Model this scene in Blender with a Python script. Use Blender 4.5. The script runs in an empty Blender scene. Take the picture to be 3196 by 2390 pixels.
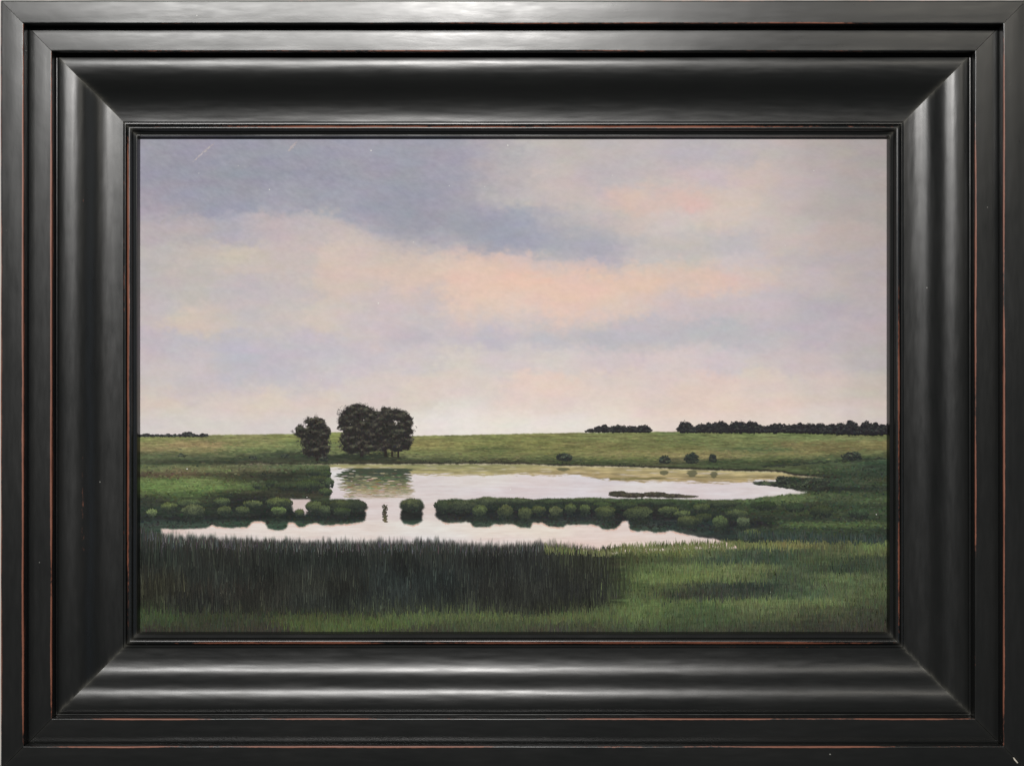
import bpy, math, random
import numpy as np

# ------------------------------------------------------------------ camera, world, lamps, exposure
random.seed(11); rng = np.random.default_rng(11)
S = bpy.context.scene
COL = S.collection
MM = 0.001
PX = 0.262 * MM              # one photograph pixel at the frame's front plane, metres
D = 1.25                     # camera to the frame's front plane
CX, CY = 1598.0, 1195.0      # photograph centre in its pixels

cam_d = bpy.data.cameras.new('camera'); cam = bpy.data.objects.new('camera', cam_d); COL.objects.link(cam)
cam.location = (0, -D, 0); cam.rotation_euler = (math.radians(90), 0, 0)
cam_d.sensor_width = 36; cam_d.lens = 36 * D / (3196 * PX)
cam_d.clip_start = 0.05; cam_d.clip_end = 60
S.camera = cam

W = bpy.data.worlds.new('World'); S.world = W; W.use_nodes = True
W.node_tree.nodes['Background'].inputs[0].default_value = (0.93, 0.97, 1.0, 1)
W.node_tree.nodes['Background'].inputs[1].default_value = 0.045

def lamp(name, loc, watts, color, size, target=(0, 0, 0), size_y=None):
    l = bpy.data.lights.new(name, 'AREA'); l.energy = watts; l.color = color
    l.shape = 'RECTANGLE' if size_y else 'DISK'; l.size = size
    if size_y: l.size_y = size_y
    o = bpy.data.objects.new(name, l); COL.objects.link(o); o.location = loc
    from mathutils import Vector
    o.rotation_euler = (Vector(target) - Vector(loc)).to_track_quat('-Z', 'Y').to_euler()
    return o
# gallery track lamps on the ceiling in front of the picture
lamp('track_lamp', (-0.10, -2.90, 1.14), 58, (1.0, 0.975, 0.945), 0.09, target=(0, 0, -0.25))
lamp('track_lamp', (-0.86, -2.90, 1.14), 33, (1.0, 0.985, 0.96), 0.09, target=(0, 0, -0.25))
lamp('track_lamp', (1.22, -2.90, 1.10), 5, (1.0, 0.94, 0.82), 0.08, target=(0, 0, -0.2))
# lit upper walls of the room opposite and to the right, and a cool window
lamp('wall_wash_light', (-2.3, -6.0, 1.75), 7, (1.0, 0.985, 0.95), 4.2, target=(-2.0, 0, 1.0), size_y=1.1)
lamp('wall_wash_light', (4.2, -2.4, 1.35), 8, (0.97, 0.99, 1.0), 3.6, target=(0, -2.4, 0.9), size_y=1.2)
lamp('window_light', (2.60, -1.45, -0.1), 2.2, (0.55, 0.74, 1.0), 0.40, target=(0, 0, -0.1), size_y=1.5)

S.view_settings.view_transform = 'Standard'; S.view_settings.look = 'None'
S.view_settings.exposure = 0.0; S.view_settings.gamma = 1.0
S.view_settings.use_curve_mapping = False

# ------------------------------------------------------------------ helpers
def lin(c):
    c = np.asarray(c, float) / 255.0
    return np.where(c <= 0.04045, c / 12.92, ((c + 0.055) / 1.055) ** 2.4)

def hash2(ix, iy, seed):
    h = (ix.astype(np.int64) * 374761393 + iy.astype(np.int64) * 668265263 + seed * 974634777) & 0xffffffff
    h = ((h ^ (h >> 13)) * 1274126177) & 0xffffffff
    h = h ^ (h >> 16)
    return (h & 0xffff) / 65535.0

def vnoise(x, y, seed=0):
    x = np.asarray(x, float); y = np.asarray(y, float)
    ix = np.floor(x); iy = np.floor(y); fx = x - ix; fy = y - iy
    fx = fx * fx * (3 - 2 * fx); fy = fy * fy * (3 - 2 * fy)
    a = hash2(ix, iy, seed); b = hash2(ix + 1, iy, seed)
    c = hash2(ix, iy + 1, seed); d = hash2(ix + 1, iy + 1, seed)
    return (a * (1 - fx) + b * fx) * (1 - fy) + (c * (1 - fx) + d * fx) * fy

def fbm(x, y, seed=0, octv=4):
    s = 0; a = 0.5; t = 0
    for o in range(octv):
        s = s + a * vnoise(x, y, seed + 17 * o); t += a
        x = x * 2.03 + 5.1; y = y * 2.03 + 3.7; a *= 0.5
    return s / t - 0.5          # about -0.5 .. 0.5

def sstep(a, b, x):
    t = np.clip((x - a) / (b - a), 0, 1); return t * t * (3 - 2 * t)

def mat(name):
    m = bpy.data.materials.new(name); m.use_nodes = True
    nt = m.node_tree; return m, nt, nt.nodes['Principled BSDF']

def node(nt, kind, **kw):
    n = nt.nodes.new(kind)
    for k, v in kw.items(): setattr(n, k, v)
    return n

def math_node(nt, op, a, b=None, c=None, clamp=False):
    n = node(nt, 'ShaderNodeMath', operation=op, use_clamp=clamp)
    for i, v in enumerate((a, b, c)):
        if v is None: continue
        if isinstance(v, (int, float)): n.inputs[i].default_value = v
        else: nt.links.new(v, n.inputs[i])
    return n.outputs[0]

def link_obj(name, me, parent=None, loc=(0, 0, 0), rot=(0, 0, 0)):
    o = bpy.data.objects.new(name, me); COL.objects.link(o)
    o.location = loc; o.rotation_euler = rot
    if parent: o.parent = parent
    return o

# ------------------------------------------------------------------ materials
def wall_material():
    m, nt, b = mat('painted_wall')
    tc = node(nt, 'ShaderNodeTexCoord')
    n = node(nt, 'ShaderNodeTexNoise'); n.inputs['Scale'].default_value = 90; n.inputs['Detail'].default_value = 6
    nt.links.new(tc.outputs['Object'], n.inputs['Vector'])
    r = node(nt, 'ShaderNodeValToRGB')
    r.color_ramp.elements[0].color = (0.50, 0.49, 0.47, 1); r.color_ramp.elements[1].color = (0.60, 0.585, 0.56, 1)
    nt.links.new(n.outputs['Fac'], r.inputs['Fac']); nt.links.new(r.outputs['Color'], b.inputs['Base Color'])
    bp = node(nt, 'ShaderNodeBump'); bp.inputs['Strength'].default_value = 0.15; bp.inputs['Distance'].default_value = 0.001
    nt.links.new(n.outputs['Fac'], bp.inputs['Height']); nt.links.new(bp.outputs['Normal'], b.inputs['Normal'])
    b.inputs['Roughness'].default_value = 0.8
    return m

def frame_material():
    m, nt, b = mat('rubbed_black_lacquer')
    tc = node(nt, 'ShaderNodeTexCoord')
    def noise(scale, detail, sc=(1, 1, 1), rough=0.55):
        mp = node(nt, 'ShaderNodeMapping'); mp.inputs['Scale'].default_value = sc
        nt.links.new(tc.outputs['Object'], mp.inputs['Vector'])
        n = node(nt, 'ShaderNodeTexNoise'); n.inputs['Scale'].default_value = scale
        n.inputs['Detail'].default_value = detail; n.inputs['Roughness'].default_value = rough
        nt.links.new(mp.outputs['Vector'], n.inputs['Vector']); return n.outputs['Fac']
    at = node(nt, 'ShaderNodeAttribute', attribute_name='wear')
    streak = noise(260, 5, (0.16, 1, 1))            # brushed along the rail
    fine = noise(700, 4, (0.35, 1, 1))
    patch = noise(14, 5, (0.5, 1, 1))
    grit = noise(1500, 2)
    # rubbed edges show the red clay ground
    w = math_node(nt, 'ADD', at.outputs['Fac'], math_node(nt, 'MULTIPLY', math_node(nt, 'SUBTRACT', fine, 0.5), 0.75))
    w = math_node(nt, 'ADD', w, math_node(nt, 'MULTIPLY', math_node(nt, 'SUBTRACT', streak, 0.5), 0.5))
    mr = node(nt, 'ShaderNodeMapRange'); mr.interpolation_type = 'SMOOTHSTEP'
    mr.inputs['From Min'].default_value = 0.42; mr.inputs['From Max'].default_value = 0.72
    nt.links.new(w, mr.inputs['Value'])
    blk = node(nt, 'ShaderNodeMix', data_type='RGBA')
    blk.inputs['A'].default_value = (0.0066, 0.0076, 0.0078, 1); blk.inputs['B'].default_value = (0.0130, 0.0132, 0.0124, 1)
    nt.links.new(patch, blk.inputs['Factor'])
    clay = node(nt, 'ShaderNodeMix', data_type='RGBA')
    clay.inputs['A'].default_value = (0.10, 0.030, 0.018, 1); clay.inputs['B'].default_value = (0.31, 0.115, 0.065, 1)
    nt.links.new(streak, clay.inputs['Factor'])
    mx = node(nt, 'ShaderNodeMix', data_type='RGBA')
    nt.links.new(mr.outputs['Result'], mx.inputs['Factor'])
    nt.links.new(blk.outputs['Result'], mx.inputs['A']); nt.links.new(clay.outputs['Result'], mx.inputs['B'])
    # sparse dust specks
    vo = node(nt, 'ShaderNodeTexVoronoi', feature='F1'); vo.inputs['Scale'].default_value = 62
    nt.links.new(tc.outputs['Object'], vo.inputs['Vector'])
    wn = node(nt, 'ShaderNodeSeparateColor'); nt.links.new(vo.outputs['Color'], wn.inputs['Color'])
    rad = math_node(nt, 'MULTIPLY', math_node(nt, 'GREATER_THAN', wn.outputs[0], 0.80), math_node(nt, 'MULTIPLY', wn.outputs[1], 0.035))
    spk = math_node(nt, 'LESS_THAN', vo.outputs['Distance'], rad)
    mx2 = node(nt, 'ShaderNodeMix', data_type='RGBA'); mx2.inputs['B'].default_value = (0.25, 0.25, 0.23, 1)
    nt.links.new(spk, mx2.inputs['Factor']); nt.links.new(mx.outputs['Result'], mx2.inputs['A'])
    asc = node(nt, 'ShaderNodeAttribute', attribute_name='scuff')
    mx3 = node(nt, 'ShaderNodeMix', data_type='RGBA'); mx3.inputs['B'].default_value = (0.17, 0.165, 0.14, 1)
    nt.links.new(math_node(nt, 'MULTIPLY', math_node(nt, 'MULTIPLY', asc.outputs['Fac'], fine), 0.9, clamp=True), mx3.inputs['Factor'])
    nt.links.new(mx2.outputs['Result'], mx3.inputs['A'])
    nt.links.new(mx3.outputs['Result'], b.inputs['Base Color'])
    # sheen: satin lacquer, uneven
    rg = math_node(nt, 'ADD', 0.190, math_node(nt, 'MULTIPLY', patch, 0.09))
    rg = math_node(nt, 'ADD', rg, math_node(nt, 'MULTIPLY', streak, 0.14))
    rg = math_node(nt, 'ADD', rg, math_node(nt, 'MULTIPLY', mr.outputs['Result'], 0.12))
    nt.links.new(rg, b.inputs['Roughness'])
    b.inputs['IOR'].default_value = 1.53
    h = math_node(nt, 'ADD', math_node(nt, 'MULTIPLY', streak, 0.6), math_node(nt, 'MULTIPLY', grit, 0.25))
    h = math_node(nt, 'ADD', h, math_node(nt, 'MULTIPLY', fine, 0.35))
    bp = node(nt, 'ShaderNodeBump'); bp.inputs['Strength'].default_value = 0.30; bp.inputs['Distance'].default_value = 0.00013
    nt.links.new(h, bp.inputs['Height']); nt.links.new(bp.outputs['Normal'], b.inputs['Normal'])
    return m

def paint_material(name, jitter, bump, sx=1.0):
    m, nt, b = mat(name)
    tc = node(nt, 'ShaderNodeTexCoord')
    at = node(nt, 'ShaderNodeAttribute', attribute_name='paint')
    mp = node(nt, 'ShaderNodeMapping'); mp.inputs['Scale'].default_value = (sx, 1, 1)
    mp.inputs['Rotation'].default_value = (0, math.radians(-14) if sx < 1 else 0, 0)
    nt.links.new(tc.outputs['Object'], mp.inputs['Vector'])
    n = node(nt, 'ShaderNodeTexNoise'); n.inputs['Scale'].default_value = 420; n.inputs['Detail'].default_value = 5
    n.inputs['Roughness'].default_value = 0.65
    nt.links.new(mp.outputs['Vector'], n.inputs['Vector'])
    n2 = node(nt, 'ShaderNodeTexNoise'); n2.inputs['Scale'].default_value = 110; n2.inputs['Detail'].default_value = 4
    nt.links.new(mp.outputs['Vector'], n2.inputs['Vector'])
    f = math_node(nt, 'ADD', math_node(nt, 'MULTIPLY', math_node(nt, 'SUBTRACT', n.outputs['Fac'], 0.5), jitter),
                  math_node(nt, 'MULTIPLY', math_node(nt, 'SUBTRACT', n2.outputs['Fac'], 0.5), jitter * 0.8))
    f = math_node(nt, 'ADD', f, 1.0)
    mx = node(nt, 'ShaderNodeVectorMath', operation='SCALE')
    nt.links.new(at.outputs['Color'], mx.inputs[0]); nt.links.new(f, mx.inputs['Scale'])
    nt.links.new(mx.outputs['Vector'], b.inputs['Base Color'])
    b.inputs['Roughness'].default_value = 0.5; b.inputs['Specular IOR Level'].default_value = 0.12
    bp = node(nt, 'ShaderNodeBump'); bp.inputs['Strength'].default_value = bump; bp.inputs['Distance'].default_value = 0.0002
    nt.links.new(n.outputs['Fac'], bp.inputs['Height']); nt.links.new(bp.outputs['Normal'], b.inputs['Normal'])
    return m

M_WALL = wall_material(); M_FRAME = frame_material()
M_CANVAS = paint_material('oil_paint_thin', 0.06, 0.12, 0.7)
M_DAB = paint_material('oil_paint_dabs', 0.30, 0.25)
def plain(name, c, r=0.7):
    m, nt, b = mat(name)
    n = node(nt, 'ShaderNodeTexNoise'); n.inputs['Scale'].default_value = 300
    r_ = node(nt, 'ShaderNodeValToRGB')
    r_.color_ramp.elements[0].color = tuple(x * 0.75 for x in c) + (1,); r_.color_ramp.elements[1].color = tuple(c) + (1,)
    nt.links.new(n.outputs['Fac'], r_.inputs['Fac']); nt.links.new(r_.outputs['Color'], b.inputs['Base Color'])
    b.inputs['Roughness'].default_value = r; return m
M_BOARD = plain('brown_hardboard', (0.20, 0.13, 0.07))
M_CHIP = plain('bare_wood', (0.72, 0.66, 0.55))

# ------------------------------------------------------------------ the wall
WALL_Y = 0.058
def box_mesh(name, x0, x1, y0, y1, z0, z1):
    me = bpy.data.meshes.new(name)
    v = [(x, y, z) for x in (x0, x1) for y in (y0, y1) for z in (z0, z1)]
    me.from_pydata(v, [], [(0, 1, 3, 2), (4, 6, 7, 5), (0, 4, 5, 1), (2, 3, 7, 6), (0, 2, 6, 4), (1, 5, 7, 3)])
    return me
me = box_mesh('wall', -1.6, 1.6, WALL_Y, WALL_Y + 0.1, -1.45, 1.35); me.materials.append(M_WALL)
wall = link_obj('wall', me); wall['kind'] = 'structure'

# ------------------------------------------------------------------ the framed painting
FX, FZ = (1602.5 - CX) * PX, (CY - 1201.0) * PX          # frame centre
HX, HZ = 1600.5 * PX, 1199.5 * PX                       # outer half size
root = bpy.data.objects.new('framed_painting', None); COL.objects.link(root)
root.location = (FX, WALL_Y, FZ - HZ); root.empty_display_size = 0.05
root['label'] = 'marsh pond landscape painting in a wide black stepped frame with rubbed reddish edges'
root['category'] = 'framed painting'
BACK = 53 * MM

# profile pieces: (d in photo pixels from the outer edge, depth in mm, wear 0..1)
def rnd(d, dep, r, w):                                   # an eased arris turning from the face to an inward-looking side
    return [(d - 6.5, dep, 0.12 * w), (d - 4.2, dep, 0.62 * w), (d - r * 2.0, dep + 0.02, 0.95 * w),
            (d - r * 0.8, dep + 0.12, 1.0 * w), (d - r * 0.2, dep + 0.35, 1.0 * w), (d, dep + 0.75, 0.9 * w), (d + 0.2, dep + 1.3, 0.35 * w)]
ST1, ST2 = 11.5, 22.6
outer = [(0, 53, 0), (0, 1.4, 0.4), (0.4, 0.6, 0.9), (1.4, 0.15, 0.9), (3.0, 0, 0.6), (5.5, 0, 0.1), (20, -0.10, 0), (36, -0.13, 0), (52, -0.10, 0)] \
        + rnd(71.5, 0, 1.4, 1.0) + [(72.0, ST1 + 0.3, 0), (72.0, 53, 0)]
second = [(72.6, 53, 0), (72.6, ST1 + 0.2, 0), (74.5, ST1, 0.05), (76.2, ST1 - 0.1, 0.1), (77.2, ST1 + 0.15, 0), (79, ST1, 0), (95, ST1 - 0.1, 0), (112, ST1 - 0.12, 0), (128, ST1 - 0.06, 0)] \
        + rnd(147.0, ST1, 1.4, 0.95) + [(147.4, ST2 + 0.3, 0), (147.4, 53, 0)]
# scoop: integrate the slope of the face
ang_a = np.array([168, 178, 194, 208, 222, 238, 255, 268, 278, 290, 303, 318, 335, 352, 370, 384], float)
ang_t = np.array([-.34, -.22, -.03, .06, .16, .29, .46, .58, .61, .55, .41, .27, .17, .10, .05, .02], float)
dd = np.linspace(0, 199, 64); aa = 168 + dd * 216 / 199
sl = np.tan(np.interp(aa, ang_a, ang_t)); dep = ST2 + np.concatenate([[0], np.cumsum((sl[1:] + sl[:-1]) / 2 * np.diff(dd) * PX / MM)])
scoop = [(148.0, 53, 0), (148.0, ST2 + 0.2, 0), (149.2, ST2 + 0.0, 0.1), (151.0, ST2 + 0.1, 0.05), (151.8, ST2 + 0.7, 0)]
for k, (q, z) in enumerate(zip(dd[1:], dep[1:])):
    if q < 4: continue
    a_ = 168 + q * 216 / 199
    scoop.append((150.5 + q, float(z), 0.25 * math.exp(-((a_ - 255) / 10) ** 2)))
ZC = scoop[-1][1]
scoop += [(350.3, ZC + 0.5, 0.2), (350.6, 53, 0)]
bead = [(351.0, 53, 0), (351.0, ZC + 0.3, 0), (351.5, ZC - 0.12, 0.25), (352.6, ZC - 0.30, 0.35), (357.3, ZC - 0.26, 0.1), (358.4, ZC + 0.3, 0), (359.8, ZC + 2.0, 0)]
for k in range(13):
    t = math.pi * k / 12
    bead.append((360.2 + 9.6 * (1 - math.cos(t)), ZC + 1.9 - 3.2 * math.sin(t), 0.85 * math.exp(-((t - 1.15) / 0.55) ** 2)))
bead += [(380.0, ZC + 2.2, 0), (381.0, ZC + 1.7, 0), (389.6, ZC + 3.2, 0), (390.0, ZC + 2.7, 0.1), (391.4, ZC + 2.7, 0.15), (392.2, ZC + 3.2, 0.1), (393.4, ZC + 5.0, 0.0), (395.6, ZC + 9.0, 0), (396.6, 53, 0)]
PANEL_Y = (ZC + 9.3) * MM

def rail_mesh(name, prof, R, H, seed, wear_gain, kd, ko, n=260):
    """R: half size the rail sits at, H: half length; local x along the rail, z outwards, y back."""
    P = np.array([(d * PX, dp * MM, w) for d, dp, w in prof]); m = len(P)
    t = np.linspace(-1, 1, n + 1); t = np.sign(t) * (1 - (1 - np.abs(t)) ** 1.25)      # denser towards the mitres
    half = H - P[:, 0] * ko - (0.00020 if name in ('frame_rail', 'stepped_band') else 0.00009)
    X = t[:, None] * half[None, :]
    u = X / 0.001
    wob = np.clip(P[:, 2] * 1.6, 0, 1)[None, :]
    dz = (fbm(u / 55, np.full_like(u, seed * 3.1) + P[None, :, 0] / PX / 40, seed, 3) * 0.55 + fbm(u / 7, u * 0 + seed, seed + 5, 2) * 0.12) * MM * wob
    Z = R - P[None, :, 0] * kd + dz
    Y = P[None, :, 1] + (fbm(u / 60, P[None, :, 0] / PX / 25 + seed, seed + 9, 3) * 0.22 + fbm(u / 11, P[None, :, 0] / PX / 30 + seed, seed + 19, 2) * 0.05) * MM + 0 * X
    Y[:, P[:, 1] > 0.0525] = BACK
    V = np.stack([X, Y, Z], -1).reshape(-1, 3)
    ln = np.clip(0.82 + 1.7 * fbm(u / 80, P[None, :, 0] / PX / 60 + seed * 1.7, seed + 31, 3), 0, 1.25)
    ends = np.clip((half[None, :] - np.abs(X)) / 0.10, 0, 1) ** 0.7
    wear = (P[None, :, 2] * ln * wear_gain * (0.35 + 0.65 * ends)).reshape(-1)
    i = np.arange(n)[:, None] * m; j = np.arange(m - 1)[None, :]
    a = i + j
    q = np.stack([a, a + 1, a + m + 1, a + m], -1).reshape(-1, 4)
    faces = q.tolist()
    faces += [[k * m, (k + 1) * m, (k + 1) * m + m - 1, k * m + m - 1] for k in range(n)]     # back strip
    faces += [list(range(m))[::-1], list(range(n * m, n * m + m))]
    me = bpy.data.meshes.new(name); me.from_pydata(V.tolist(), [], faces)
    me.polygons.foreach_set('use_smooth', [True] * len(me.polygons))
    sc = (np.exp(-np.abs(half[None, :] - np.abs(X)) / (0.0011 + 0.0016 * np.clip(fbm(P[None, :, 0] / PX / 14 + X * 0, X * 0 + seed, seed + 3, 3) + 0.5, 0, 1) ** 2)) * np.clip(0.75 + 1.6 * fbm(P[None, :, 0] / PX / 9 + X * 0, X * 0 + seed, seed + 7, 3), 0, 1)).reshape(-1)
    if name in ('frame_rail', 'stepped_band'): sc *= 0.12
    a2 = me.attributes.new('scuff', 'FLOAT', 'POINT'); a2.data.foreach_set('value', sc.astype(np.float32))
    at = me.attributes.new('wear', 'FLOAT', 'POINT'); at.data.foreach_set('value', wear.astype(np.float32))
    me.set_sharp_from_angle(angle=math.radians(38))
    me.materials.append(M_FRAME); me.update()
    return me

loc_rel = (0, -WALL_Y, HZ)
KV, KH = 1.019, 0.998                                     # top and bottom rails are a touch wider than the sides
for k, (R, H, gain, kd, ko) in enumerate(((HZ, HX, 0.60, KV, KH), (HX, HZ, 1.15, KH, KV), (HZ, HX, 0.98, KV, KH), (HX, HZ, 1.6, KH, KV))):
    rot = (0, math.radians(90 * k), 0)                    # top, right, bottom, left
    part = link_obj('frame_rail', rail_mesh('frame_rail', outer, R, H, 3 + k * 40, gain, kd, ko), root, loc_rel, rot)
    for nm, pr, sd in (('stepped_band', second, 11), ('scooped_moulding', scoop, 17), ('inner_bead', bead, 23)):
        g = max(gain, 0.95) if nm == 'inner_bead' else gain
        link_obj(nm, rail_mesh(nm, pr, R, H, sd + k * 40, g, kd, ko), part)

# a chip of bare wood at one mitre
def at_px(x, y, depth):                                    # photograph pixel -> frame-local point at a known depth
    f = 1 + depth / D
    return ((x - CX) * PX * f - FX, depth - WALL_Y, (CY - y) * PX * f - FZ + HZ)
cv = [at_px(*p) for p in ((3161, 2362, -.0001), (3165, 2363, -.0006), (3178, 2379, -.0006), (3175, 2381, -.0001), (3166, 2371, -.0007))]
me = bpy.data.meshes.new('wood_chip'); me.from_pydata(cv, [], [(0, 1, 4), (1, 2, 4), (2, 3, 4), (3, 0, 4)]); me.materials.append(M_CHIP)
chip = link_obj('wood_chip', me, root)

# ------------------------------------------------------------------ the picture: colours of the paint
L_GAIN = np.array([1.025, 1.045, 1.055])
def pts(s):
    out = []
    for row in s.strip().split('\n'):
        y, rest = row.split(':'); y = float(y)
        for tok in rest.split():
            x, r, g, b = tok.split(','); out.append((float(x), y, float(r), float(g), float(b)))
    return np.array(out)

SKY = pts('''
455: 450,152,151,166 700,149,150,163 950,150,151,165 1150,158,158,170 1300,154,156,168 1450,160,158,172 1550,172,170,174 1700,186,182,180 1800,188,180,176
475: 1880,188,180,180 2000,190,182,182 2150,186,178,184 2300,188,182,184 2450,191,181,178 2560,178,170,166 2710,172,164,162
525: 450,149,149,163 600,146,147,160 800,147,148,162 1100,153,153,167
560: 750,143,146,160 1000,147,149,164 1150,151,153,167 1250,150,153,166 1400,158,158,172 1500,168,165,170 1600,182,176,178 1750,196,184,180 1860,186,178,182 2000,190,182,182 2130,200,186,184 2250,196,186,188 2350,206,188,178 2480,192,180,178 2570,182,172,170 2710,174,166,162
620: 455,160,156,168 560,152,152,166 700,150,153,168 900,156,159,170 1080,158,161,173 1550,180,174,176 1650,192,184,180 1800,194,184,180 1870,200,184,182 1950,216,188,174 2050,210,188,180 2150,216,186,176 2300,210,192,182 2450,196,182,180
650: 455,170,161,170 1180,145,150,163 1290,146,149,163 1380,156,157,168 1450,166,162,170 2570,180,172,168 2710,176,168,164
695: 1150,166,165,176 1250,150,152,165 1350,150,152,166 1450,152,154,168 1560,154,156,170 1640,156,160,176 1720,176,172,178 1800,186,178,178 1870,186,178,182 1950,200,186,180 2100,204,194,188 2250,212,196,184 2380,200,190,186 2480,192,182,178
720: 450,178,170,172 600,176,168,172 740,168,168,178 820,188,176,178 960,188,178,178 1080,198,182,178
755: 1140,202,186,180 1230,178,170,175 1340,176,170,176 1420,176,173,178 1520,154,158,170 1600,152,158,176 1700,164,167,181 1800,171,172,180 1870,168,168,176 1950,188,182,184 2100,192,186,182 2200,190,184,180 2300,188,182,186 2450,200,186,178 2600,190,176,170 2710,182,172,168
800: 450,184,178,176 600,190,180,175 750,198,186,174 900,194,182,178 1080,208,188,176
815: 1150,206,188,178 1280,208,188,176 1400,210,192,178 1500,220,194,175 1600,206,188,178 1700,188,183,184 1800,180,178,187 1890,177,175,185 2000,194,188,184 2150,192,186,182 2300,200,190,190 2480,187,181,184 2570,180,174,176 2710,180,170,172
870: 1140,202,186,178 1300,214,190,176 1450,222,192,174 1600,226,190,172 1750,222,192,176 1880,223,192,174 2000,220,192,174 2150,214,190,176 2230,223,190,175 2350,210,190,180 2500,196,184,184
900: 450,186,178,178 600,188,182,176 750,188,180,182 900,192,184,182 1080,206,189,178 2570,192,180,176 2710,184,172,172
945: 1150,195,185,184 1250,205,186,182 1330,193,183,184 1450,220,194,178 1600,222,196,182 1780,226,194,176 1880,224,194,176 1970,213,193,182 2100,200,188,188 2250,198,186,188 2400,196,186,190 2500,186,178,184 2570,178,172,180 2710,182,174,176
960: 500,188,182,182 750,190,183,184
1000: 600,206,190,176 690,200,187,178 800,192,184,184 900,196,188,184 1020,206,192,180 1110,196,185,187 1200,198,187,191 1320,197,188,191 1450,208,192,186 1600,208,194,190 1780,220,194,182 1870,212,192,185
1045: 1150,202,188,187 1280,184,178,186 1400,190,184,190 1540,186,180,192 1700,186,182,189 1800,181,183,188 1880,178,180,184 1980,188,182,188 2100,186,182,186 2250,182,182,186 2400,188,182,186 2560,188,178,184 2710,186,176,178
1075: 450,186,178,186 600,184,178,188 750,186,182,192 900,188,182,190 1050,190,184,190
1120: 450,193,185,186 600,195,189,190 1150,195,187,192 1300,200,192,192 1450,206,198,190 1600,204,196,194 1750,206,198,194 1890,204,192,192 2100,208,196,192 2250,202,192,194 2450,198,188,188 2570,196,186,184 2710,186,178,176
1155: 750,182,182,188 900,188,182,190 1080,198,190,194
1200: 450,197,187,184 600,193,185,186 750,194,186,188 950,199,189,190 1180,206,196,190 1350,210,198,188 1500,210,198,190 1700,222,200,188 1890,214,200,188 2050,212,198,190 2200,218,196,186 2400,212,198,188 2570,208,194,184 2710,196,186,176
1255: 480,208,194,180 700,208,196,186 850,212,198,184 1000,210,196,186 1150,208,196,188 1300,212,198,188 1450,217,208,200 1600,220,202,190 1750,218,202,192 1900,220,203,192 2050,214,198,190 2130,220,195,183 2250,224,204,188 2400,218,198,186
1315: 480,205,197,191 700,208,200,194 900,206,198,194 1100,212,202,196 1350,220,214,206 1450,226,220,212 1600,224,218,206 1780,224,216,206 1900,226,216,204 2030,222,204,194 2150,222,206,196 2300,220,203,191 2450,221,206,194 2570,214,202,192 2710,206,194,186
1350: 480,207,199,197 900,208,200,196 1350,222,216,208 1700,224,217,208 2000,224,212,204 2400,221,208,198 2710,206,196,188
''')
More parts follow.
